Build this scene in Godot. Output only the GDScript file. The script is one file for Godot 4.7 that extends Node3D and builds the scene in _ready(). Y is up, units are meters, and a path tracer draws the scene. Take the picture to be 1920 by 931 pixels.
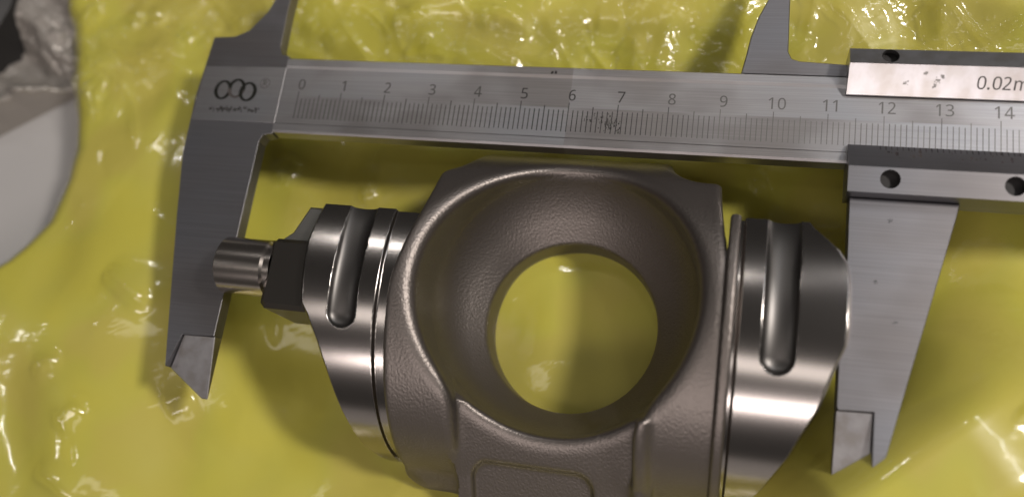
extends Node3D
# A vernier caliper measuring a machined steel yoke on a yellow plastic bag.
# All plans are in millimetres: x along the caliper beam, h above its face, z across it.

const MM := 0.001
var o_mm := Vector3.ZERO            # origin (x, h, z) of the thing being built

func w(x: float, h: float, z: float) -> Vector3:      # millimetres to metres, relative to the thing
	return (Vector3(x, h, z) - o_mm) * MM

func world_at(p: Vector3) -> Vector3:                 # a thing's base: table top is y = 0
	return (p - Vector3(63.7, -30.0, 49.0)) * MM

# ---------------------------------------------------------------- tree helpers
func thing(called: String, label: String, category: String, base: Vector3, group := "") -> Node3D:
	var o := Node3D.new()
	o.name = called
	add_child(o, true)
	o_mm = base
	o.position = world_at(base)
	o.set_meta("label", label)
	o.set_meta("category", category)
	if group:
		o.set_meta("group", group)
	return o

func part(called: String, m: Mesh, mat: Material, parent: Node, label := "") -> MeshInstance3D:
	var o := MeshInstance3D.new()
	o.name = called
	o.mesh = m
	o.material_override = mat
	parent.add_child(o, true)
	if label:
		o.set_meta("label", label)
	return o

func begin() -> SurfaceTool:
	var st := SurfaceTool.new()
	st.begin(Mesh.PRIMITIVE_TRIANGLES)
	return st

func tri(st: SurfaceTool, a: Vector3, b: Vector3, c: Vector3, out: Vector3, col := Color.WHITE) -> void:
	var n := (b - a).cross(c - a)
	if n.length_squared() < 1e-24:
		return
	if n.dot(out) < 0.0:
		n = -n
		var t := b
		b = c
		c = t
	n = n.normalized()
	for p: Vector3 in [a, c, b]:
		st.set_color(col)
		st.set_normal(n)
		st.add_vertex(p)

func quad(st: SurfaceTool, a: Vector3, b: Vector3, c: Vector3, d: Vector3, out: Vector3, col := Color.WHITE) -> void:
	tri(st, a, b, c, out, col)
	tri(st, a, c, d, out, col)

func inset(poly: PackedVector2Array, by: float) -> PackedVector2Array:
	var r := PackedVector2Array()
	var n := poly.size()
	var sgn := -1.0 if Geometry2D.is_polygon_clockwise(poly) else 1.0
	for i in n:
		var a := (poly[i] - poly[(i + n - 1) % n]).normalized()
		var b := (poly[(i + 1) % n] - poly[i]).normalized()
		var na := Vector2(-a.y, a.x) * sgn
		var nb := Vector2(-b.y, b.x) * sgn
		var m := (na + nb)
		var k := maxf(0.35, m.length_squared() / 2.0)
		r.append(poly[i] + m * by / k)
	return r

# A flat plate cut to an outline (x, z), its top edge chamfered. top may vary: a Callable (x, z) -> h.
func plate(st: SurfaceTool, poly: PackedVector2Array, top: Callable, bottom: float, bevel := 0.25) -> void:
	var inner := inset(poly, bevel)
	var n := poly.size()
	var c := Vector2.ZERO
	for p in poly:
		c += p / n
	var ids := Geometry2D.triangulate_polygon(inner)
	for i in range(0, ids.size(), 3):
		var q := [inner[ids[i]], inner[ids[i + 1]], inner[ids[i + 2]]]
		tri(st, w(q[0].x, top.call(q[0].x, q[0].y), q[0].y), w(q[1].x, top.call(q[1].x, q[1].y), q[1].y), w(q[2].x, top.call(q[2].x, q[2].y), q[2].y), Vector3.UP)
	var ids2 := Geometry2D.triangulate_polygon(poly)
	for i in range(0, ids2.size(), 3):
		tri(st, w(poly[ids2[i]].x, bottom, poly[ids2[i]].y), w(poly[ids2[i + 1]].x, bottom, poly[ids2[i + 1]].y), w(poly[ids2[i + 2]].x, bottom, poly[ids2[i + 2]].y), Vector3.DOWN)
	var sgn := 1.0 if Geometry2D.is_polygon_clockwise(poly) else -1.0
	for i in n:
		var j := (i + 1) % n
		var d := (poly[j] - poly[i]).normalized()
		var out := Vector3(-d.y * sgn, 0.0, d.x * sgn)
		var hi: float = top.call(poly[i].x, poly[i].y)
		var hj: float = top.call(poly[j].x, poly[j].y)
		quad(st, w(inner[i].x, top.call(inner[i].x, inner[i].y), inner[i].y), w(inner[j].x, top.call(inner[j].x, inner[j].y), inner[j].y), w(poly[j].x, hj - bevel, poly[j].y), w(poly[i].x, hi - bevel, poly[i].y), out + Vector3.UP)
		quad(st, w(poly[i].x, hi - bevel, poly[i].y), w(poly[j].x, hj - bevel, poly[j].y), w(poly[j].x, bottom, poly[j].y), w(poly[i].x, bottom, poly[i].y), out)

func flat(h: float) -> Callable:
	return func(_x: float, _z: float) -> float: return h

# A bar along x with the closed section (z, h); skip lists edges left open.
func bar(st: SurfaceTool, section: PackedVector2Array, x0: float, x1: float, skip := []) -> void:
	var n := section.size()
	var sgn := 1.0 if Geometry2D.is_polygon_clockwise(section) else -1.0
	for i in n:
		if i in skip:
			continue
		var a := section[i]
		var b := section[(i + 1) % n]
		var d := (b - a).normalized()
		quad(st, w(x0, a.y, a.x), w(x1, a.y, a.x), w(x1, b.y, b.x), w(x0, b.y, b.x), Vector3(0, d.x * sgn, -d.y * sgn))
	var ids := Geometry2D.triangulate_polygon(section)
	for i in range(0, ids.size(), 3):
		var q := [section[ids[i]], section[ids[i + 1]], section[ids[i + 2]]]
		tri(st, w(x0, q[0].y, q[0].x), w(x0, q[1].y, q[1].x), w(x0, q[2].y, q[2].x), Vector3.LEFT)
		tri(st, w(x1, q[0].y, q[0].x), w(x1, q[1].y, q[1].x), w(x1, q[2].y, q[2].x), Vector3.RIGHT)

# A strip facing up between (z0, h0) and (z1, h1), pierced by round holes at the given x.
func pierced(st: SurfaceTool, x0: float, x1: float, z0: float, h0: float, z1: float, h1: float, xs: Array, zc: float, r: float, deep: float, holes: Array) -> void:
	var up := func(x: float, z: float) -> Vector3: return w(x, lerpf(h0, h1, (z - z0) / (z1 - z0)), z)
	var at := x0
	for xc: float in xs:
		quad(st, up.call(at, z0), up.call(xc - 2.3, z0), up.call(xc - 2.3, z1), up.call(at, z1), Vector3.UP)
		at = xc + 2.3
		var dark := begin()
		var n := 32
		for k in n:
			var e := []
			for t: float in [TAU * k / n, TAU * (k + 1) / n]:
				var d := Vector2(cos(t), sin(t))
				var far := minf(2.3 / maxf(absf(d.x), 1e-6), ((z1 - zc) if d.y > 0 else (zc - z0)) / maxf(absf(d.y), 1e-6))
				e.append([Vector2(xc, zc) + d * r, Vector2(xc, zc) + d * far, d])
			var p: Vector2 = e[0][0]
			var q: Vector2 = e[1][0]
			var pf: Vector2 = e[0][1]
			var qf: Vector2 = e[1][1]
			quad(st, up.call(p.x, p.y), up.call(q.x, q.y), up.call(qf.x, qf.y), up.call(pf.x, pf.y), Vector3.UP)
			var dd: Vector2 = e[0][2]
			var dn := Vector3(0, -deep * MM, 0)
			quad(dark, up.call(p.x, p.y), up.call(q.x, q.y), up.call(q.x, q.y) + dn, up.call(p.x, p.y) + dn, Vector3(-dd.x, 0, -dd.y))
			tri(dark, up.call(p.x, p.y) + dn, up.call(q.x, q.y) + dn, up.call(xc, zc) + dn, Vector3.UP)
		holes.append(dark.commit())
		# corners between the four far points and the rectangle
		for sx: float in [-1.0, 1.0]:
			for zz: float in [z0, z1]:
				var best := []
				for k in n:
					var t0 := TAU * k / n
					var t1 := TAU * (k + 1) / n
					var f := []
					for t: float in [t0, t1]:
						var d := Vector2(cos(t), sin(t))
						var fx := 2.3 / maxf(absf(d.x), 1e-6)
						var fz := ((z1 - zc) if d.y > 0 else (zc - z0)) / maxf(absf(d.y), 1e-6)
						f.append([Vector2(xc, zc) + d * minf(fx, fz), fx < fz, d])
					if f[0][1] != f[1][1] and signf(f[0][2].x + f[1][2].x) == sx and ((f[0][2].y + f[1][2].y) > 0) == (zz == z1):
						best = f
				if best:
					tri(st, up.call(best[0][0].x, best[0][0].y), up.call(best[1][0].x, best[1][0].y), up.call(xc + sx * 2.3, zz), Vector3.UP)
	quad(st, up.call(at, z0), up.call(x1, z0), up.call(x1, z1), up.call(at, z1), Vector3.UP)

# A smooth sheet through a grid of points (metres), rows by cols.
func sheet(pts: PackedVector3Array, rows: int, cols: int, mask := PackedByteArray(), want := false) -> ArrayMesh:
	var nor := PackedVector3Array()
	nor.resize(pts.size())
	var uv := PackedVector2Array()
	uv.resize(pts.size())
	for i in rows:
		for j in cols:
			var a := pts[i * cols + mini(j + 1, cols - 1)] - pts[i * cols + maxi(j - 1, 0)]
			var b := pts[mini(i + 1, rows - 1) * cols + j] - pts[maxi(i - 1, 0) * cols + j]
			var n := b.cross(a).normalized()
			nor[i * cols + j] = n
			uv[i * cols + j] = Vector2(float(j) / (cols - 1), float(i) / (rows - 1))
	var idx := PackedInt32Array()
	idx.resize((rows - 1) * (cols - 1) * 6)
	var k := 0
	for i in rows - 1:
		for j in cols - 1:
			var p := i * cols + j
			if mask and (mask[p] + mask[p + 1] + mask[p + cols] + mask[p + cols + 1] > 0) != want:
				continue
			idx[k] = p
			idx[k + 1] = p + 1
			idx[k + 2] = p + cols
			idx[k + 3] = p + 1
			idx[k + 4] = p + cols + 1
			idx[k + 5] = p + cols
			k += 6
	idx.resize(k)
	var arr := []
	arr.resize(Mesh.ARRAY_MAX)
	arr[Mesh.ARRAY_VERTEX] = pts
	arr[Mesh.ARRAY_NORMAL] = nor
	arr[Mesh.ARRAY_TEX_UV] = uv
	arr[Mesh.ARRAY_INDEX] = idx
	var m := ArrayMesh.new()
	m.add_surface_from_arrays(Mesh.PRIMITIVE_TRIANGLES, arr)
	return m

# A solid of revolution about x: profile of (x, r), round (h0, z0).
func lathe(profile: PackedVector2Array, h0: float, z0: float, n := 72) -> ArrayMesh:
	var st := begin()
	for i in profile.size() - 1:
		var a := profile[i]
		var b := profile[i + 1]
		var nx := -(b.y - a.y)
		var nr := (b.x - a.x)
		var l := sqrt(nx * nx + nr * nr)
		for k in n:
			var p := []
			for t: float in [TAU * k / n, TAU * (k + 1) / n]:
				p.append([w(a.x, h0 + a.y * cos(t), z0 + a.y * sin(t)), w(b.x, h0 + b.y * cos(t), z0 + b.y * sin(t)), Vector3(nx / l, nr / l * cos(t), nr / l * sin(t))])
			for v: Array in [[p[0][0], p[0][2]], [p[0][1], p[0][2]], [p[1][1], p[1][2]], [p[0][0], p[0][2]], [p[1][1], p[1][2]], [p[1][0], p[1][2]]]:
				st.set_normal(v[1])
				st.add_vertex(v[0])
	return st.commit()

# ---------------------------------------------------------------- solids from a distance field (surface nets)
func smin(a: float, b: float, k: float) -> float:
	var h := maxf(k - absf(a - b), 0.0) / k
	return minf(a, b) - h * h * k * 0.25

func smax(a: float, b: float, k: float) -> float:
	var h := maxf(k - absf(a - b), 0.0) / k
	return maxf(a, b) + h * h * k * 0.25

func nets(field: Callable, lo: Vector3, hi: Vector3, cell: float) -> ArrayMesh:
	var nx := int(ceil((hi.x - lo.x) / cell)) + 1
	var ny := int(ceil((hi.y - lo.y) / cell)) + 1
	var nz := int(ceil((hi.z - lo.z) / cell)) + 1
	var g := PackedFloat32Array()
	g.resize(nx * ny * nz)
	g.fill(1e6)
	var B := 8
	for bx in range(0, nx, B):
		for by in range(0, ny, B):
			for bz in range(0, nz, B):
				var mid := lo + Vector3(bx + B * 0.5, by + B * 0.5, bz + B * 0.5) * cell
				var d: float = field.call(mid)
				if absf(d) > cell * B * 1.05:
					for x in range(bx, mini(bx + B, nx)):
						for y in range(by, mini(by + B, ny)):
							var r := (x * ny + y) * nz
							for z in range(bz, mini(bz + B, nz)):
								g[r + z] = d
					continue
				for x in range(bx, mini(bx + B, nx)):
					for y in range(by, mini(by + B, ny)):
						var r := (x * ny + y) * nz
						for z in range(bz, mini(bz + B, nz)):
							g[r + z] = field.call(lo + Vector3(x, y, z) * cell)
	var ids := {}
	var verts := PackedVector3Array()
	var norms := PackedVector3Array()
	var sx := ny * nz
	for x in nx - 1:
		for y in ny - 1:
			var r := (x * ny + y) * nz
			for z in nz - 1:
				var i := r + z
				var g0 := g[i]
				if absf(g0) > cell * 3.5:
					continue
				var v := [g0, g[i + 1], g[i + nz], g[i + nz + 1], g[i + sx], g[i + sx + 1], g[i + sx + nz], g[i + sx + nz + 1]]
				var neg := 0
				for q: float in v:
					if q < 0.0:
						neg += 1
				if neg == 0 or neg == 8:
					continue
				var s := Vector3.ZERO
				var c := 0
				for a in 8:
					for bit: int in [1, 2, 4]:
						if a & bit:
							continue
						var b: int = a | bit
						var va: float = v[a]
						var vb: float = v[b]
						if (va < 0.0) == (vb < 0.0):
							continue
						var t := va / (va - vb)
						var pa := Vector3(1.0 if a & 4 else 0.0, 1.0 if a & 2 else 0.0, 1.0 if a & 1 else 0.0)
						var pb := Vector3(1.0 if b & 4 else 0.0, 1.0 if b & 2 else 0.0, 1.0 if b & 1 else 0.0)
						s += pa.lerp(pb, t)
						c += 1
				var p := lo + (Vector3(x, y, z) + s / c) * cell
				ids[i] = verts.size()
				verts.append(w(p.x, p.y, p.z))
				var e := 0.12
				var f0: float = field.call(p)
				norms.append(Vector3(field.call(p + Vector3(e, 0, 0)) - f0, field.call(p + Vector3(0, e, 0)) - f0, field.call(p + Vector3(0, 0, e)) - f0).normalized())
	var idx := PackedInt32Array()
	for i: int in ids:
		var x := i / sx
		var y := (i / nz) % ny
		var z := i % nz
		if x == 0 or y == 0 or z == 0:
			continue
		var neg: bool = g[i] < 0.0
		for ax: Array in [[sx, nz, 1], [nz, 1, sx], [1, sx, nz]]:
			if (g[i + ax[0]] < 0.0) == neg:
				continue
			var q := [i, i - ax[1], i - ax[1] - ax[2], i - ax[2]]
			if not (ids.has(q[1]) and ids.has(q[2]) and ids.has(q[3])):
				continue
			var k := [ids[q[0]], ids[q[1]], ids[q[2]], ids[q[3]]]
			if neg:
				idx.append_array(PackedInt32Array([k[0], k[2], k[1], k[0], k[3], k[2]]))
			else:
				idx.append_array(PackedInt32Array([k[0], k[1], k[2], k[0], k[2], k[3]]))
	var arr := []
	arr.resize(Mesh.ARRAY_MAX)
	arr[Mesh.ARRAY_VERTEX] = verts
	arr[Mesh.ARRAY_NORMAL] = norms
	arr[Mesh.ARRAY_INDEX] = idx
	var m := ArrayMesh.new()
	m.add_surface_from_arrays(Mesh.PRIMITIVE_TRIANGLES, arr)
	return m

# ---------------------------------------------------------------- materials
func grain(freq: float, kind: int, rng: int, octaves := 3, side := 512, ramp: Gradient = null, normal := false) -> NoiseTexture2D:
	var n := FastNoiseLite.new()
	n.seed = rng
	n.frequency = freq
	n.noise_type = kind
	n.fractal_octaves = octaves
	var t := NoiseTexture2D.new()
	t.width = side
	t.height = side
	t.seamless = true
	t.noise = n
	t.as_normal_map = normal
	if ramp:
		t.color_ramp = ramp
	return t

func ramp(stops: Array) -> Gradient:
	var g := Gradient.new()
	var at := PackedFloat32Array()
	var cs := PackedColorArray()
	for s: Array in stops:
		at.append(s[0])
		cs.append(s[1])
	g.offsets = at
	g.colors = cs
	return g

func lin(r: float, g: float, b: float) -> Color:
	return Color(r, g, b).linear_to_srgb()

func metal(col: Color, rough: float, metallic := 1.0) -> StandardMaterial3D:
	var m := StandardMaterial3D.new()
	m.albedo_color = col
	m.roughness = rough
	m.metallic = metallic
	return m

func worn(m: StandardMaterial3D, tile: float, lo: float, hi: float, rng: int, stretch := Vector3.ONE) -> StandardMaterial3D:
	# blotchy tarnish and a matching change of gloss; tile is in millimetres
	m.albedo_texture = grain(0.012, FastNoiseLite.TYPE_SIMPLEX_SMOOTH, rng, 5, 512, ramp([[0.25, Color(lo, lo * 0.985, lo * 0.96)], [0.55, Color(lerpf(lo, hi, 0.6), lerpf(lo, hi, 0.6), lerpf(lo, hi, 0.6))], [0.8, Color(hi, hi, hi)]]))
	m.uv1_triplanar = true
	m.uv1_scale = Vector3.ONE * (1000.0 / tile) * stretch
	return m

# Ground steel: fine lines along x, faint brown handling marks and cloudy wear, over 200 by 100 mm.
func brushed(m: StandardMaterial3D, rng: int, wear: float) -> StandardMaterial3D:
	var side := 1024
	var im := Image.create_empty(side, side, false, Image.FORMAT_RGB8)
	var lines := FastNoiseLite.new()
	lines.seed = rng
	lines.frequency = 0.5
	lines.fractal_octaves = 1
	var cloud := FastNoiseLite.new()
	cloud.seed = rng + 7
	cloud.frequency = 0.0025
	cloud.fractal_octaves = 4
	for y in side:
		for x in side:
			var l := lines.get_noise_2d(x * 0.012, y) * 0.05
			var c := clampf(0.5 + cloud.get_noise_2d(x * 1.6, y * 1.2), 0.0, 1.0)
			var v := 0.93 + l - wear * 0.5 * smoothstep(0.45, 0.85, c)
			im.set_pixel(x, y, Color(v, v * (1.0 - 0.03 * c), v * (1.0 - 0.06 * c)))
	m.albedo_texture = ImageTexture.create_from_image(im)
	m.uv1_triplanar = true
	m.uv1_scale = Vector3(5.0, 10.0, 10.0)
	return m

func _ready() -> void:
	# ------------------------------------------------------------ camera
	var cam := Camera3D.new()
	cam.name = "camera"
	add_child(cam)
	var right := Vector3(0.968961, -0.203307, -0.140647)
	var down := Vector3(0.079286, -0.283303, 0.955747)
	var ahead := Vector3(-0.234156, -0.937233, -0.25839)
	cam.transform = Transform3D(Basis(right, -down, -ahead), world_at(Vector3(94.11, 166.022, 85.2345)))
	var look := CameraAttributesPhysical.new()
	look.frustum_focal_length = 63.9
	look.frustum_focus_distance = 0.176
	look.frustum_near = 0.01
	look.frustum_far = 20.0
	look.exposure_aperture = 15.0
	cam.attributes = look
	cam.fov = 30.63
	cam.near = 0.01
	cam.far = 20.0
	cam.current = true

	# ------------------------------------------------------------ light: dim room, lamps out of the picture
	var env := Environment.new()
	env.background_mode = Environment.BG_COLOR
	env.background_color = lin(0.04, 0.037, 0.034)
	env.tonemap_mode = Environment.TONE_MAPPER_LINEAR
	env.tonemap_exposure = 1.0
	env.sdfgi_enabled = true
	env.ssao_enabled = true
	env.ssil_enabled = true
	var we := WorldEnvironment.new()
	we.name = "room_air"
	we.environment = env
	add_child(we)
	lamp("key_lamp", Vector3(0.52, 0.60, -0.14), Vector2(0.10, 0.08), 0.54, Color(1.0, 0.97, 0.94))
	lamp("ceiling_lamp", Vector3(0.56, 1.0, -0.62), Vector2(0.60, 0.05), 0.13, Color(0.95, 0.97, 1.0))
	lamp("front_lamp", Vector3(-0.10, 0.95, 0.39), Vector2(0.85, 0.16), 0.12, Color(1.0, 0.96, 0.93))
	lamp("low_front_lamp", Vector3(0.02, 0.67, 0.80), Vector2(0.95, 0.12), 0.42, Color(1.0, 0.95, 0.93))
	for at: Vector3 in [Vector3(-0.05, 1.1, -0.72), Vector3(0.42, 1.15, -1.0), Vector3(-0.55, 1.1, -0.75), Vector3(-0.95, 1.0, 0.1)]:
		lamp("spot_lamp", at, Vector2(0.06, 0.06), 0.06, Color(1.0, 0.98, 0.96))

	build_setting()
	build_bag()
	build_yoke()
	build_caliper()

func lamp(called: String, at: Vector3, size: Vector2, energy: float, col: Color) -> void:
	var l := AreaLight3D.new()
	l.name = called
	l.area_size = size
	l.light_energy = energy
	l.light_color = col
	l.shadow_enabled = true
	l.area_range = 6.0
	add_child(l, true)
	l.position = at
	l.look_at_from_position(at, Vector3(0.0, 0.03, 0.0), Vector3.UP)

# ---------------------------------------------------------------- setting
func build_setting() -> void:
	var m := metal(lin(0.36, 0.35, 0.345), 0.5, 0.0)
	o_mm = Vector3(63.7, -30, 49)
	var st := begin()
	quad(st, w(-700, -30, -700), w(800, -30, -700), w(800, -30, 800), w(-700, -30, 800), Vector3.UP)
	var o := part("table_top", st.commit(), m, self, "pale grey table top showing at the left edge")
	o.set_meta("kind", "structure")
	# clear film and a dark block in the far left corner
	o_mm = Vector3(-92, -30, -12)
	var film := metal(lin(0.24, 0.22, 0.20), 0.3, 0.2)
	var fn := FastNoiseLite.new()
	fn.seed = 41
	fn.frequency = 0.04
	fn.fractal_octaves = 2
	fn.domain_warp_enabled = true
	fn.domain_warp_amplitude = 10.0
	fn.domain_warp_frequency = 0.04
	var rows := 130
	var cols := 110
	var pts := PackedVector3Array()
	for i in rows:
		for j in cols:
			var u := float(j) / (cols - 1)
			var v := float(i) / (rows - 1)
			var x := lerpf(-108.0, -66.0, u) - 14.0 * v * (1.0 - u)
			var z := lerpf(-62.0, 9.0 - 0.62 * (x + 99.0), v)
			var edge := minf(minf(u, 1.0 - u) * 8.0, minf(1.0, (1.0 - v) * 30.0))
			edge = sqrt(clampf(edge, 0.0, 1.0))
			var hh := -30.0 + edge * (7.0 + 8.0 * fn.get_noise_2d(x * 0.7, z * 1.2 - x * 0.4))
			pts.append(w(x, maxf(hh, -29.9), z))
	var f := part("crumpled_film", sheet(pts, rows, cols), film, self, "crumpled smoky clear film lying beside the yellow bag at the top left corner")
	f.set_meta("label", "crumpled smoky clear film lying beside the yellow bag at the top left corner")
	f.set_meta("category", "plastic film")
	f.position = world_at(o_mm)
	o_mm = Vector3(-118, -30, -20)
	var blk := metal(lin(0.012, 0.011, 0.011), 0.6, 0.0)
	st = begin()
	plate(st, PackedVector2Array([Vector2(-150, -70), Vector2(-97, -70), Vector2(-98.5, -20), Vector2(-103, -4), Vector2(-112, 3), Vector2(-150, 6)]), flat(-14.0), -29.9, 2.0)
	var d := part("black_case", st.commit(), blk, self)
	d.set_meta("label", "black object cut off by the top left corner behind the film")
	d.set_meta("category", "case")
	d.position = world_at(o_mm)

# ---------------------------------------------------------------- yellow plastic bag
var folds := []
var n_low := FastNoiseLite.new()
var n_mid := FastNoiseLite.new()
var n_fac := FastNoiseLite.new()
var n_cell := FastNoiseLite.new()
var n_rid := FastNoiseLite.new()

func edge_x(z: float) -> float:
	var t := [[-90.0, -94.0], [-40.0, -90.0], [-22.0, -86.0], [-7.0, -78.6], [8.0, -73.0], [19.0, -69.0], [27.0, -68.5], [38.0, -71.5], [49.0, -79.0], [60.0, -91.0], [80.0, -117.0], [140.0, -170.0]]
	for i in t.size() - 1:
		if z <= t[i + 1][0]:
			return lerpf(t[i][1], t[i + 1][1], clampf((z - t[i][0]) / (t[i + 1][0] - t[i][0]), 0.0, 1.0))
	return -170.0

func bump(x: float, z: float, cx: float, cz: float, rx: float, rz: float) -> float:
	var a := (x - cx) / rx
	var b := (z - cz) / rz
	return exp(-(a * a + b * b))

func bag_h(x: float, z: float) -> float:
	var h := -21.0
	h += 7.0 * smoothstep(12.0, -40.0, z)
	h += 9.0 * smoothstep(5.0, -45.0, x) * smoothstep(-20.0, 30.0, z)
	h += 4.0 * smoothstep(118.0, 150.0, x)
	h += 2.6 * n_low.get_noise_2d(x, z)
	h += 0.7 * n_mid.get_noise_2d(x, z) * smoothstep(20.0, -20.0, z)
	# the sheet laps over the tip of the sliding jaw
	var s := (x - 114.2) * 0.657 + (z - 76.3) * 0.754
	var along := (x - 114.2) * 0.754 - (z - 76.3) * 0.657
	var lap := smoothstep(-18.0, 5.0, s) * smoothstep(-16.0, 0.0, along) * smoothstep(64.0, 22.0, along) * smoothstep(48.0, 14.0, s)
	h = lerpf(h, 2.0, lap)
	return h

func creases(x: float, z: float) -> float:
	var h := 0.0
	for f: Array in folds:
		var a: Vector2 = f[0]
		var d: Vector2 = f[1]
		var p := Vector2(x, z) - a
		if absf(p.x) > f[5] or absf(p.y) > f[5]:
			continue
		var t: float = p.dot(d) / f[2]
		if t < -0.15 or t > 1.15:
			continue
		var q: float = p.dot(Vector2(-d.y, d.x)) + f[6] * sin(t * PI)
		var taper := smoothstep(-0.15, 0.2, t) * smoothstep(1.15, 0.8, t)
		h += f[3] * taper * exp(sqrt(f[7]) - sqrt(q * q / (f[4] * f[4]) + f[7]))
	return h

# the clear outer film: how far it stands off the yellow sheet
func film_lift(x: float, z: float) -> float:
	var top := smoothstep(14.0, -10.0, z)
	var s := (x - 114.2) * 0.657 + (z - 76.3) * 0.754
	var near_tip := bump(x, z, 119.0, 76.0, 14.0, 10.0)
	var h := 0.9 + (n_cell.get_noise_2d(x, z) + 0.6) * lerpf(0.2, 0.5, top)
	h += pow(1.0 - absf(n_rid.get_noise_2d(x, z)), 8.0) * lerpf(0.12, 0.5, top)
	h += (1.0 - absf(n_fac.get_noise_2d(x, z)) * 1.6) * lerpf(0.25, 1.5, top)
	h += creases(x, z)
	return maxf(0.15, h * (1.0 - 0.9 * near_tip))

func fold(x0: float, z0: float, x1: float, z1: float, amp: float, wide: float, bow := 0.0, soft := 0.04) -> void:
	var a := Vector2(x0, z0)
	var b := Vector2(x1, z1)
	folds.append([a, (b - a).normalized(), (b - a).length(), amp, wide, (b - a).length() * 1.2 + wide * 6.0, bow, soft])

func build_bag() -> void:
	var o_at := Vector3(40, -30, 40)
	o_mm = o_at
	n_low.seed = 11
	n_low.frequency = 0.022
	n_low.fractal_octaves = 2
	n_fac.seed = 63
	n_fac.frequency = 0.03
	n_fac.fractal_octaves = 1
	n_fac.domain_warp_enabled = true
	n_fac.domain_warp_amplitude = 14.0
	n_fac.domain_warp_frequency = 0.025
	n_mid.seed = 19
	n_mid.frequency = 0.05
	n_mid.fractal_octaves = 2
	n_cell.seed = 5
	n_cell.noise_type = FastNoiseLite.TYPE_CELLULAR
	n_cell.cellular_return_type = FastNoiseLite.RETURN_DISTANCE2_SUB
	n_cell.frequency = 0.032
	n_cell.fractal_octaves = 1
	n_cell.domain_warp_enabled = true
	n_cell.domain_warp_amplitude = 9.0
	n_cell.domain_warp_frequency = 0.03
	n_rid.seed = 23
	n_rid.frequency = 0.028
	n_rid.fractal_octaves = 2
	n_rid.domain_warp_enabled = true
	n_rid.domain_warp_amplitude = 6.0
	var rg := RandomNumberGenerator.new()
	rg.seed = 77
	for i in 90:
		var x := rg.randf_range(-85, 150)
		var z := rg.randf_range(-50, 4)
		var a := rg.randf_range(0, PI)
		var l := rg.randf_range(5, 22)
		fold(x, z, x + cos(a) * l, z + sin(a) * l, rg.randf_range(-0.9, 1.6), rg.randf_range(0.8, 2.2), rg.randf_range(-1.5, 1.5))
	for i in 46:
		var x := rg.randf_range(-80, 150)
		var z := rg.randf_range(-45, 0)
		var a := rg.randf_range(-0.7, 0.9)
		var l := rg.randf_range(14, 38)
		fold(x, z, x + cos(a) * l, z + sin(a) * l, rg.randf_range(0.5, 1.3), rg.randf_range(0.6, 1.3), rg.randf_range(-4.0, 4.0))
	for i in 34:
		var x := rg.randf_range(-85, 150)
		var z := rg.randf_range(8, 110)
		var a := rg.randf_range(0, PI)
		var l := rg.randf_range(6, 22)
		fold(x, z, x + cos(a) * l, z + sin(a) * l, rg.randf_range(-0.5, 0.8), rg.randf_range(0.7, 2.0), rg.randf_range(-2.5, 2.5))
	for f: Array in [[19.9, -12.9, 26.5, -9.0, 1.4], [20.4, -14.0, 35.5, -12.3, 1.0], [35.5, -12.3, 51.4, -9.8, 1.0], [26.1, -11.0, 46.3, -6.7, 1.5], [51.4, -9.8, 52.8, -13.6, 0.8], [52.8, -13.6, 49.2, -20.2, 0.7],
			[12.5, -17.2, 30.7, -22.2, 1.2], [37.5, -19.6, 45.5, -16.6, 1.6], [33.8, -18.8, 38.3, -18.9, 1.0], [11.4, -21.1, 13.4, -14.8, 0.7], [55.0, -8.0, 58.3, -12.0, 0.9], [58.3, -12.0, 56.7, -15.0, 0.8],
			[60.4, -19.4, 66.4, -19.2, 1.4], [69.7, -16.3, 69.4, -7.8, 1.3], [76.0, -17.1, 74.3, -7.3, 0.9], [131.1, -24.6, 132.7, -17.9, 1.5], [120.3, -23.2, 123.6, -17.0, 0.7], [115.3, -14.3, 127.7, -17.7, 1.0],
			[-61.4, -20.6, -57.0, -17.1, 1.3], [-72.3, -19.9, -70.1, -17.8, 1.2], [-54.7, -21.4, -50.8, -17.0, 1.2], [-43.5, -14.1, -40.5, -12.4, 1.0], [-28.4, -16.0, -20.6, -19.8, 1.2], [-11.3, -16.4, -8.4, -15.7, 1.0],
			[-4.1, -15.1, -1.8, -10.9, 1.0], [-66.5, -3.3, -61.2, -6.5, 1.0], [-72.0, 1.6, -69.5, 2.3, 1.0], [-64.2, 2.8, -61.1, 4.1, 1.3], [-42.8, 49.4, -31.3, 56.5, 1.5], [-55.3, 73.3, -49.7, 70.8, 1.0],
			[-44.6, 84.7, -40.5, 80.1, 1.2], [-23.6, 77.5, -19.0, 74.8, 1.4], [-47.8, 94.5, -38.2, 98.9, 0.9], [143.4, 59.9, 146.9, 62.3, 1.4], [9.9, 24.0, 13.5, 22.5, 0.9], [-11.4, 21.4, -6.9, 17.2, 1.2], [97.1, 15.7, 100.2, 14.4, 0.9]]:
		fold(f[0], f[1], f[2], f[3], f[4] * 1.5, 0.9 + f[4] * 0.45, 0.4, 0.5)
	var rows := 400
	var cols := 560
	var pts := PackedVector3Array()
	pts.resize(rows * cols)
	var film := PackedVector3Array()
	film.resize(rows * cols)
	for i in rows:
		var z := lerpf(-62.0, 122.0, float(i) / (rows - 1))
		var ex := edge_x(z)
		for j in cols:
			var x := lerpf(ex, 172.0, float(j) / (cols - 1))
			var s := clampf((x - ex) / 9.0, 0.0, 1.0)
			var k := sqrt(1.0 - (1.0 - s) * (1.0 - s))
			var lift := film_lift(x, z)
			var hb := bag_h(x, z) + 0.22 * (lift - 1.2)
			pts[i * cols + j] = w(x, lerpf(-29.8, hb, k), z)
			film[i * cols + j] = w(x, lerpf(-29.7, hb + lift, k), z)
	var m := StandardMaterial3D.new()
	m.albedo_color = lin(0.425, 0.385, 0.05)
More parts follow.
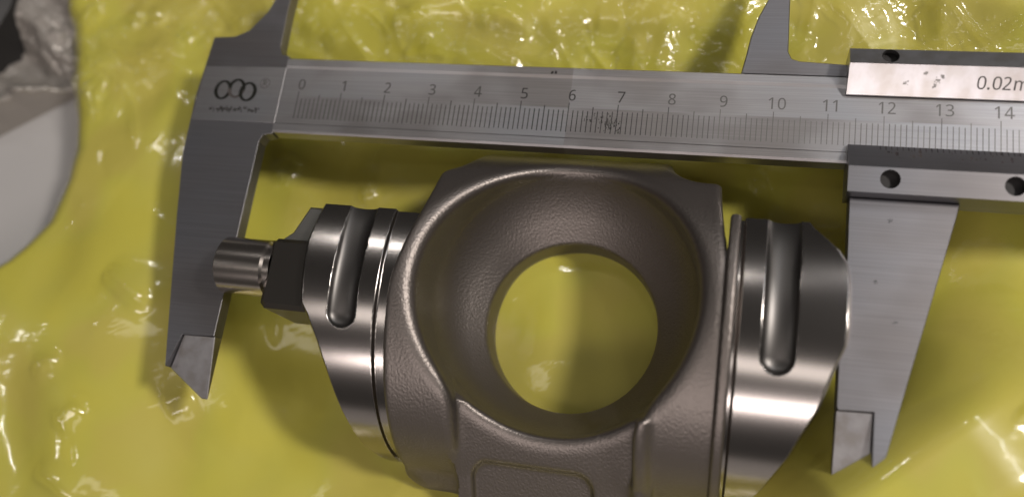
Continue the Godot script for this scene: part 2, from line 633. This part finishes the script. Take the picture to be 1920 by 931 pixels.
	m.albedo_texture = grain(0.008, FastNoiseLite.TYPE_SIMPLEX_SMOOTH, 9, 3, 512, ramp([[0.3, Color(0.97, 0.95, 1.0)], [0.5, Color(0.97, 0.98, 0.92)], [0.72, Color(1.0, 1.0, 0.85)]]))
	m.uv1_triplanar = true
	m.uv1_scale = Vector3.ONE * 6.0
	m.roughness = 0.42
	m.metallic_specular = 0.45
	var t := thing("plastic_bag", "wrinkled glossy yellow plastic bag spread under the caliper and the yoke", "plastic bag", o_at)
	part("yellow_sheet", sheet(pts, rows, cols), m, t)
	var clear := StandardMaterial3D.new()
	clear.transparency = BaseMaterial3D.TRANSPARENCY_ALPHA
	clear.albedo_color = Color(0.95, 0.93, 0.72, 0.05)
	clear.roughness = 0.12
	part("clear_film", sheet(film, rows, cols), clear, t)

# ---------------------------------------------------------------- the steel yoke
func body_field(p: Vector3) -> float:
	var X := p.x - 63.7
	var Y := p.y
	var Z := p.z - 49.0
	var cy := sqrt((Y + 23.0) * (Y + 23.0) + Z * Z)
	# side cheeks and middle, one barrel about x
	var d := smin(smax(cy - 35.3, maxf(X - 30.3 + 2.4 * smoothstep(-2.0, -26.0, Z), -X - 30.6 + 3.6 * smoothstep(4.0, -20.0, Z)), 1.4), smax(maxf(cy - 36.0, -17.0 - Z), absf(X - 30.9) - 0.95, 0.5), 0.5)
	# rounded shoulders at the back, the middle reaching further than the cheeks
	var back := smin(-Z - 24.6 - X * 0.03, maxf(-Z - 35.0, absf(X + 2.2) - 19.8), 9.0)
	d = smax(d, back, 1.5)
	# recess at the front between the two cheeks
	var floor_h := 1.6 - maxf(0.0, Z - 21.0) * 0.88
	var hole := smax(maxf(absf(X) - 16.9, 17.0 - Z), floor_h - Y, 1.2)
	d = smax(d, -hole, 2.4)
	# tongue under the recess
	var tongue := smax(maxf(absf(X - 0.5) - 18.6, Y - floor_h), maxf(Z - 52.0, 10.0 - Z), 1.0)
	d = smin(d, tongue, 1.6)
	# rounded feet of the two cheeks at the front
	var foot := Vector3(maxf(absf(absf(X) - 23.4) - 2.4, 0.0), maxf(absf(Y + 24.0) - 3.0, 0.0), maxf(absf(Z - 26.0) - 6.6, 0.0)).length() - 5.0
	d = smin(d, foot, 4.0)
	# ribs along the recess
	var rz := maxf(Z, 21.5)
	var rh := maxf(-23.0 + sqrt(maxf(36.4 * 36.4 - rz * rz, 4.0)) - 1.1, floor_h + 0.5)
	var rib := Vector3(X - 17.6, (Y - rh) * 0.9, minf(Z - 21.5, 0.0)).length() - 1.25
	rib *= 0.6
	d = smin(d, rib, 1.6)
	# shallow pocket in the tongue
	var px := absf(X + 3.0) - 8.4
	var pz := absf(Z - 42.0) - 7.6
	var pk := Vector2(maxf(px, 0.0), maxf(pz, 0.0)).length() + minf(maxf(px, pz), 0.0) - 3.4
	d = smax(d, -smax(pk, floor_h - 1.5 - Y, 0.8), 1.0)
	# bowl
	var bz := Z + 0.4 - clampf((-2.0 - Y) * 0.2, 0.0, 2.4)
	var rad := sqrt(X * X + bz * bz)
	var bowl := (rad - smin(17.6 + (Y + 14.0) * 0.92, 25.8, 5.0)) * (0.95 if Y > 0.0 else lerpf(0.95, 0.74, clampf(-Y / 8.0, 0.0, 1.0)))
	d = smax(d, -bowl, 3.6)
	var bore := sqrt(X * X + (Z - 2.0) * (Z - 2.0)) - 17.5
	d = smax(d, -bore, 0.5)
	return maxf(d, -24.5 - Y)

func track(t: Array, z: float) -> float:
	for i in t.size() - 1:
		if z <= t[i + 1][0]:
			return lerpf(t[i][1], t[i + 1][1], clampf((z - t[i][0]) / (t[i + 1][0] - t[i][0]), 0.0, 1.0))
	return t[-1][1]

# One bearing journal: a barrel surface between inner and an outer edge that follows an outline in plan, with an oil groove.
func journal(inner: float, outer: Array, z_cut: float, groove_x: float, side: float, relief: float, cutter: Array) -> ArrayMesh:
	var R := 33.2
	var t0 := asin((z_cut - 49.0) / R)
	var rows := 300
	var across := 96
	var pts := PackedVector3Array()
	var cols := across + 4
	var inside := PackedByteArray()
	inside.resize(rows * cols)
	for i in rows:
		var th := lerpf(t0, PI / 2 + 0.02, float(i) / (rows - 1))
		var zz := 49.0 + R * sin(th)
		var xo := track(outer, zz)
		for j in cols:
			var u := clampf(float(j - 1) / across, 0.0, 1.0)
			var r := R
			var x := lerpf(inner, xo, u)
			if j == 0:
				r = R - 6.0
			elif j == across + 2:
				x += side * 0.45
				r = R - 0.5
			elif j == across + 3:
				x += side * 0.45
				r = R - 16.0
			if j > 0 and j < across + 2:
				var dx := absf(x - inner)
				if dx < relief:
					r -= 0.7 * smoothstep(relief, relief - 0.35, dx)
				# groove with a rounded bottom and a rounded end
				var ga := R * th
				var end := R * asin(8.2 / R)
				var gd := absf(x - groove_x) if ga < end else Vector2(x - groove_x, ga - end).length()
				if gd < 2.8:
					var near := gd / 2.8
					r -= lerpf(0.75, 1.55, smoothstep(t0, t0 + 0.35, th)) * sqrt(1.0 - near * near)
					inside[i * cols + j] = 1
			pts.append(w(x, -23.0 + r * cos(th), 49.0 + r * sin(th)))
	cutter.append(sheet(pts, rows, cols, inside, true))
	return sheet(pts, rows, cols, inside, false)

func build_yoke() -> void:
	var t := thing("steel_yoke", "machined steel yoke with a round bore, two polished curved journals and a side pin", "machine part", Vector3(63.7, -24.5, 49))
	var cast := metal(lin(0.165, 0.146, 0.135), 0.45, 0.93)
	cast.heightmap_enabled = true
	cast.heightmap_texture = grain(0.05, FastNoiseLite.TYPE_SIMPLEX_SMOOTH, 15, 3, 512)
	cast.heightmap_scale = 0.007
	cast.uv1_triplanar = true
	cast.uv1_scale = Vector3.ONE * 60.0
	var polish := metal(lin(0.37, 0.345, 0.33), 0.2, 1.0)
	part("casting", nets(body_field, Vector3(29.5, -25.5, 12), Vector3(97.5, 15.5, 102), 0.5), cast, t)
	var ro := [[30.0, 106.6], [31.4, 107.3], [33.0, 108.3], [35.0, 110.2], [37.0, 112.0], [39.5, 113.4], [43.0, 113.9], [51.0, 114.0], [54.0, 113.7], [58.8, 111.9], [65.0, 110.0], [72.9, 106.2], [79.0, 102.2], [82.3, 98.5]]
	var milled := metal(lin(0.11, 0.104, 0.10), 0.42, 1.0)
	var cutter := []
	var right_journal := part("journal", journal(95.4, ro, 31.6, 103.2, 1.0, 1.1, cutter), polish, t, "polished curved journal beside the sliding jaw")
	part("oil_groove", cutter[0], milled, right_journal)
	var lo := [[30.0, 15.6], [35.6, 15.4], [42.0, 14.8], [44.0, 14.6], [56.0, 15.6], [58.0, 17.0], [62.8, 19.4], [67.4, 21.1], [74.5, 23.2], [80.0, 25.2], [82.3, 27.5]]
	cutter.clear()
	var left_journal := part("journal", journal(35.5, lo, 35.4, 23.8, -1.0, 5.2, cutter), polish, t, "polished curved journal beside the pin")
	part("oil_groove", cutter[0], milled, left_journal)
	# hub block and its step
	var dark := metal(lin(0.12, 0.11, 0.1), 0.34, 1.0)
	var st := begin()
	plate(st, PackedVector2Array([Vector2(5.6, 44.2), Vector2(6.6, 43.2), Vector2(17.5, 43.2), Vector2(17.5, 57.4), Vector2(6.6, 57.4), Vector2(5.6, 56.4)]), flat(7.6), -8.0, 0.9)
	part("hub", st.commit(), dark, t)
	st = begin()
	plate(st, PackedVector2Array([Vector2(5.6, 43.4), Vector2(8.4, 41.2), Vector2(11.0, 35.6), Vector2(21.0, 35.6), Vector2(21.0, 43.4)]), flat(5.2), -16.0, 0.5)
	part("hub_step", st.commit(), metal(lin(0.24, 0.235, 0.22), 0.45), t)
	var pin := metal(lin(0.46, 0.42, 0.39), 0.22, 1.0)
	part("pin", lathe(PackedVector2Array([Vector2(-6.0, 0.0), Vector2(-6.0, 5.2), Vector2(-5.5, 5.8), Vector2(4.4, 5.8), Vector2(4.9, 5.3), Vector2(6.2, 5.3)]), 2.6, 48.6), pin, t)

# ---------------------------------------------------------------- the caliper
func mark(st: SurfaceTool, x: float, z0: float, z1: float, wide: float, h: float, col: Color) -> void:
	quad(st, w(x - wide / 2, h, z0), w(x + wide / 2, h, z0), w(x + wide / 2, h, z1), w(x - wide / 2, h, z1), Vector3.UP, col)

func lettering(text: String, x: float, h: float, z: float, tall: float, mat: Material, parent: Node, called: String, tilt := 0.0) -> void:
	var tm := TextMesh.new()
	var f := SystemFont.new()
	f.font_names = PackedStringArray(["Droid Sans"])
	tm.font = f
	tm.font_size = 32
	tm.pixel_size = tall * MM / 23.0
	tm.depth = 0.00003
	tm.text = text
	tm.curve_step = 1.0
	var o := part(called, tm, mat, parent)
	o.position = w(x, h, z)
	o.rotation.x = -PI / 2 + tilt

func build_caliper() -> void:
	var t := thing("vernier_caliper", "steel vernier caliper lying across the yoke with jaws closed on its ends", "caliper", Vector3(60, -3.7, 9))
	var steel := brushed(metal(lin(0.45, 0.45, 0.475), 0.38), 31, 0.22)
	var jaw_steel := brushed(metal(lin(0.25, 0.252, 0.275), 0.44), 32, 0.10)
	var bright := worn(metal(lin(0.50, 0.49, 0.505), 0.33), 30.0, 0.9, 1.0, 33)
	var ground_steel := worn(metal(lin(0.36, 0.35, 0.36), 0.4), 30.0, 0.88, 1.0, 35)
	var black := metal(lin(0.02, 0.018, 0.018), 0.7, 0.0)
	var print_mat := metal(Color.WHITE, 0.5, 0.75)
	print_mat.vertex_color_use_as_albedo = true
	var ink := metal(lin(0.07, 0.065, 0.062), 0.6, 0.0)
	var FACE := -0.25
	# beam
	var st := begin()
	bar(st, PackedVector2Array([Vector2(0, -3.6), Vector2(0, -0.45), Vector2(0.35, 0), Vector2(1.9, 0), Vector2(2.5, FACE), Vector2(15.5, FACE), Vector2(15.75, 0), Vector2(17.3, 0), Vector2(17.7, -0.4), Vector2(17.7, -3.6)]), -4.2, 178.0)
	part("beam", st.commit(), steel, t)
	# head with the fixed jaws
	st = begin()
	var head := PackedVector2Array([Vector2(-24.0, -4.7), Vector2(-18.9, -5.0), Vector2(-15.6, -6.6), Vector2(-12.0, -11.5), Vector2(-10.6, -15.5), Vector2(-9.8, -22.0), Vector2(-6.9, -22.0), Vector2(-7.2, -12.0), Vector2(-7.0, -3.0), Vector2(-6.2, -0.9), Vector2(-4.3, -0.5), Vector2(-4.3, 18.0), Vector2(-6.3, 18.4), Vector2(-7.0, 20.0), Vector2(-7.0, 63.0), Vector2(-14.2, 63.4), Vector2(-16.4, 70.2), Vector2(-17.2, 66.0), Vector2(-22.4, 37.5), Vector2(-24.6, 24.0), Vector2(-25.0, 10.0)])
	plate(st, head, flat(-0.36), -3.6, 0.05)
	part("fixed_jaw", st.commit(), jaw_steel, t)
	st = begin()
	plate(st, PackedVector2Array([Vector2(-24.3, 2.6), Vector2(-4.25, 2.2), Vector2(-4.25, 15.6), Vector2(-24.6, 15.6)]), flat(FACE), -0.5, 0.08)
	part("name_plate", st.commit(), steel, t)
	st = begin()
	plate(st, PackedVector2Array([Vector2(-14.1, 63.35), Vector2(-7.0, 63.1), Vector2(-7.1, 75.6), Vector2(-8.4, 75.6), Vector2(-16.3, 70.3)]), func(_x: float, z: float) -> float: return -0.75 - 0.21 * (z - 63.0), -3.55, 0.12)
	part("jaw_tip", st.commit(), ground_steel, t)
	# maker's emblem: three linked rings
	st = begin()
	for k in 3:
		var cx: float = [-18.5, -15.2, -12.3][k]
		var cz: float = [8.3, 7.8, 8.5][k]
		for a in 36:
			var p := []
			for q: float in [TAU * a / 36, TAU * (a + 1) / 36]:
				var th := 0.36 + 0.42 * absf(cos(q))
				p.append([Vector2(cx + cos(q) * (2.05 - th), cz + sin(q) * (2.25 - th)), Vector2(cx + cos(q) * 2.15, cz + sin(q) * 2.35)])
			var shade := 0.13 if k == 1 and sin(TAU * a / 36) > 0.1 else 0.022
			var hh := FACE + 0.02 + 0.004 * k
			quad(st, w(p[0][0].x, hh, p[0][0].y), w(p[1][0].x, hh, p[1][0].y), w(p[1][1].x, hh, p[1][1].y), w(p[0][1].x, hh, p[0][1].y), Vector3.UP, Color(shade, shade * 0.9, shade * 0.85))
	part("ring_emblem", st.commit(), print_mat, t)
	lettering("®", -8.6, FACE + 0.02, 6.4, 1.5, ink, t, "registered_mark")
	st = begin()
	var rg := RandomNumberGenerator.new()
	rg.seed = 4
	var xx := -20.6
	while xx < -8.4:
		var z0 := 12.0 + rg.randf_range(0, 0.7)
		mark(st, xx, z0, z0 + rg.randf_range(0.4, 1.2), rg.randf_range(0.14, 0.3), FACE + 0.02, Color(0.05, 0.045, 0.042))
		if rg.randf() < 0.55:
			mark(st, xx + 0.2, z0 + 0.3, z0 + 0.55, 0.5, FACE + 0.024, Color(0.06, 0.055, 0.05))
		xx += rg.randf_range(0.3, 0.62)
	var worn_print := part("worn_lettering", st.commit(), print_mat, t)
	worn_print.set_meta("kind", "stuff")
	# millimetre scale
	st = begin()
	for i in 171:
		var k := 2 if i % 10 == 0 else (1 if i % 5 == 0 else 0)
		var z0: float = [9.5, 8.6, 7.9][k] + rg.randf_range(-0.08, 0.08)
		var ease := smoothstep(30.0, 62.0, i) * smoothstep(110.0, 72.0, i)
		var v := lerpf(0.12, 0.06, ease) + rg.randf_range(-0.03, 0.03)
		if i > 74:
			v = lerpf(0.09, 0.17, smoothstep(72.0, 95.0, i)) + rg.randf_range(-0.03, 0.03)
		mark(st, i, z0, 14.2 + rg.randf_range(-0.1, 0.1), 0.2 if i < 60 else 0.17, FACE + 0.015, Color(v, v * 0.96, v * 0.93))
	var sc := part("scale_marks", st.commit(), print_mat, t)
	sc.set_meta("kind", "stuff")
	for i in 17:
		var v := 0.11 if i < 5 else (0.06 if i < 8 else 0.13)
		lettering(str(i), i * 10 + (0.45 if i > 0 else 0.3), FACE + 0.015, 6.3, 2.1, metal(lin(v, v * 0.96, v * 0.93), 0.5, 0.75), t, "numeral")
	# grime rubbed into the scale
	st = begin()
	for i in 70:
		var gx := 61.5 + 9.0 * sqrt(rg.randf())
		var gz := 9.0 + (gx - 61.0) * 0.32 + rg.randf_range(-0.6, 1.4)
		if rg.randf() < 0.5:
			gx = rg.randf_range(66.5, 70.8)
			gz = rg.randf_range(9.8, 14.0)
		var v := rg.randf_range(0.03, 0.12)
		mark(st, gx, gz, gz + rg.randf_range(0.15, 0.7), rg.randf_range(0.1, 0.3), FACE + 0.02 + i * 0.0002, Color(v, v * 0.95, v * 0.9))
	for i in 9:
		mark(st, 56.0 + rg.randf_range(-0.6, 0.6), 1.2 + rg.randf_range(-0.2, 0.2), 1.5 + rg.randf_range(0, 0.3), 0.3, 0.012 + i * 0.0003, Color(0.05, 0.045, 0.04))
	for sp: Array in [[119.6, 40.1], [123.0, 47.2], [121.6, 28.5]]:
		for i in 16:
			var a := rg.randf() * TAU
			var d := rg.randf() * 0.55
			var gs := rg.randf_range(0.04, 0.13)
			var v := rg.randf_range(0.07, 0.13)
			mark(st, sp[0] + cos(a) * d, sp[1] + sin(a) * d * 0.7 - gs, sp[1] + sin(a) * d * 0.7 + gs, gs * 2.0, 0.012 + i * 0.0003, Color(v, v, v * 1.03))
	var gr := part("grime", st.commit(), print_mat, t)
	gr.set_meta("kind", "stuff")
	# slider: upper rail, lower vernier rail, both jaws
	var X0 := 113.0
	var X1 := 178.0
	st = begin()
	var dk := []
	bar(st, PackedVector2Array([Vector2(-0.05, -3.7), Vector2(-4.3, -3.7), Vector2(-4.3, 2.9), Vector2(-0.74, 4.0), Vector2(4.0, 0.45), Vector2(4.0, 0.06), Vector2(-0.05, 0.06)]), X0, X1, [2])
	pierced(st, X0, X1, -4.3, 2.9, -0.74, 4.0, [120.2], -2.7, 1.55, 1.6, dk)
	var upper := part("upper_rail", st.commit(), bright, t)
	st = begin()
	bar(st, PackedVector2Array([Vector2(14.2, 0.06), Vector2(14.2, 0.4), Vector2(19.6, 3.5), Vector2(24.4, 3.0), Vector2(24.4, -3.7), Vector2(17.75, -3.7), Vector2(17.75, 0.06)]), X0 + 0.7, X1, [2])
	pierced(st, X0 + 0.7, X1, 19.6, 3.5, 24.4, 3.0, [120.9, 141.4], 21.75, 1.75, 1.8, dk)
	var lower := part("vernier_rail", st.commit(), jaw_steel, t)
	for hole: Mesh in dk:
		part("screw_hole", hole, black, t)
	lettering("0.02mm", 137.2 + 3.9, 2.2, 1.7, 2.2, ink, upper, "lettering", atan2(3.55, 4.74))
	st = begin()
	for sp: Array in [[128.6, 1.5, 0.8], [129.3, 0.9, 0.5], [123.2, 2.1, 0.7], [126.4, 0.5, 0.4], [128.3, 2.3, 0.5]]:
		for i in 14:
			var a := rg.randf() * TAU
			var d: float = rg.randf() * 0.8 * sp[2]
			var gx: float = sp[0] + cos(a) * d
			var gz: float = sp[1] + sin(a) * d * 0.8
			var gh := 4.0 - 0.749 * (gz + 0.74) + 0.012 + i * 0.0003
			var gs := rg.randf_range(0.05, 0.16)
			var v := rg.randf_range(0.22, 0.34)
			quad(st, w(gx - gs, gh + 0.749 * gs, gz - gs), w(gx + gs, gh + 0.749 * gs, gz - gs), w(gx + gs, gh - 0.749 * gs, gz + gs), w(gx - gs, gh - 0.749 * gs, gz + gs), Vector3.UP, Color(v, v * 0.97, v * 0.95))
	var smudge := part("smudge", st.commit(), print_mat, upper)
	smudge.set_meta("kind", "stuff")
	# vernier divisions on the sloping face
	st = begin()
	for i in 51:
		var vx := 119.4 + i * 0.98
		var long := 2.6 if i % 5 == 0 else 1.7
		var v := rg.randf_range(0.05, 0.10)
		quad(st, w(vx - 0.1, 0.43, 14.22), w(vx + 0.1, 0.43, 14.22), w(vx + 0.1, 0.43 + long * 0.5556, 14.22 + long), w(vx - 0.1, 0.43 + long * 0.5556, 14.22 + long), Vector3.UP, Color(v, v * 0.95, v * 0.92))
	for i in 160:
		var gx := 119.0 + 46.0 * rg.randf()
		var gz := 14.6 + 4.4 * rg.randf()
		var v := rg.randf_range(0.04, 0.14)
		var hz := 0.44 + (gz - 14.2) * 0.5556 + i * 0.0001
		var gw := rg.randf_range(0.1, 0.5)
		var gl := rg.randf_range(0.2, 0.9)
		quad(st, w(gx, hz, gz), w(gx + gw, hz, gz), w(gx + gw, hz + gl * 0.5556, gz + gl), w(gx, hz + gl * 0.5556, gz + gl), Vector3.UP, Color(v, v * 0.85, v * 0.82))
	var vm := part("vernier_marks", st.commit(), print_mat, lower)
	vm.set_meta("kind", "stuff")
	st = begin()
	plate(st, PackedVector2Array([Vector2(114.5, 24.5), Vector2(133.2, 24.5), Vector2(132.6, 27.5), Vector2(122.9, 68.0), Vector2(121.2, 75.5), Vector2(120.1, 76.0), Vector2(120.1, 63.2), Vector2(114.2, 63.5), Vector2(114.0, 62.8), Vector2(114.0, 54.0), Vector2(114.7, 49.5)]), flat(0.0), -3.7, 0.12)
	part("sliding_jaw", st.commit(), jaw_steel, t)
	st = begin()
	plate(st, PackedVector2Array([Vector2(114.0, 63.55), Vector2(120.05, 63.3), Vector2(120.05, 76.0), Vector2(114.0, 77.0)]), func(_x: float, z: float) -> float: return -0.55 - 0.2 * (z - 63.3), -3.6, 0.12)
	part("sliding_jaw_tip", st.commit(), ground_steel, t)
	st = begin()
	plate(st, PackedVector2Array([Vector2(113.2, -2.75), Vector2(104.2, -3.2), Vector2(102.7, -3.7), Vector2(102.0, -5.2), Vector2(101.7, -16.0), Vector2(101.5, -26.0), Vector2(100.0, -26.0), Vector2(97.6, -17.0), Vector2(95.8, -12.6), Vector2(94.6, -8.0), Vector2(94.0, -4.0), Vector2(93.3, -0.06), Vector2(113.2, -0.06)]), flat(-0.6), -3.6, 0.2)
	part("inner_jaw", st.commit(), jaw_steel, t)
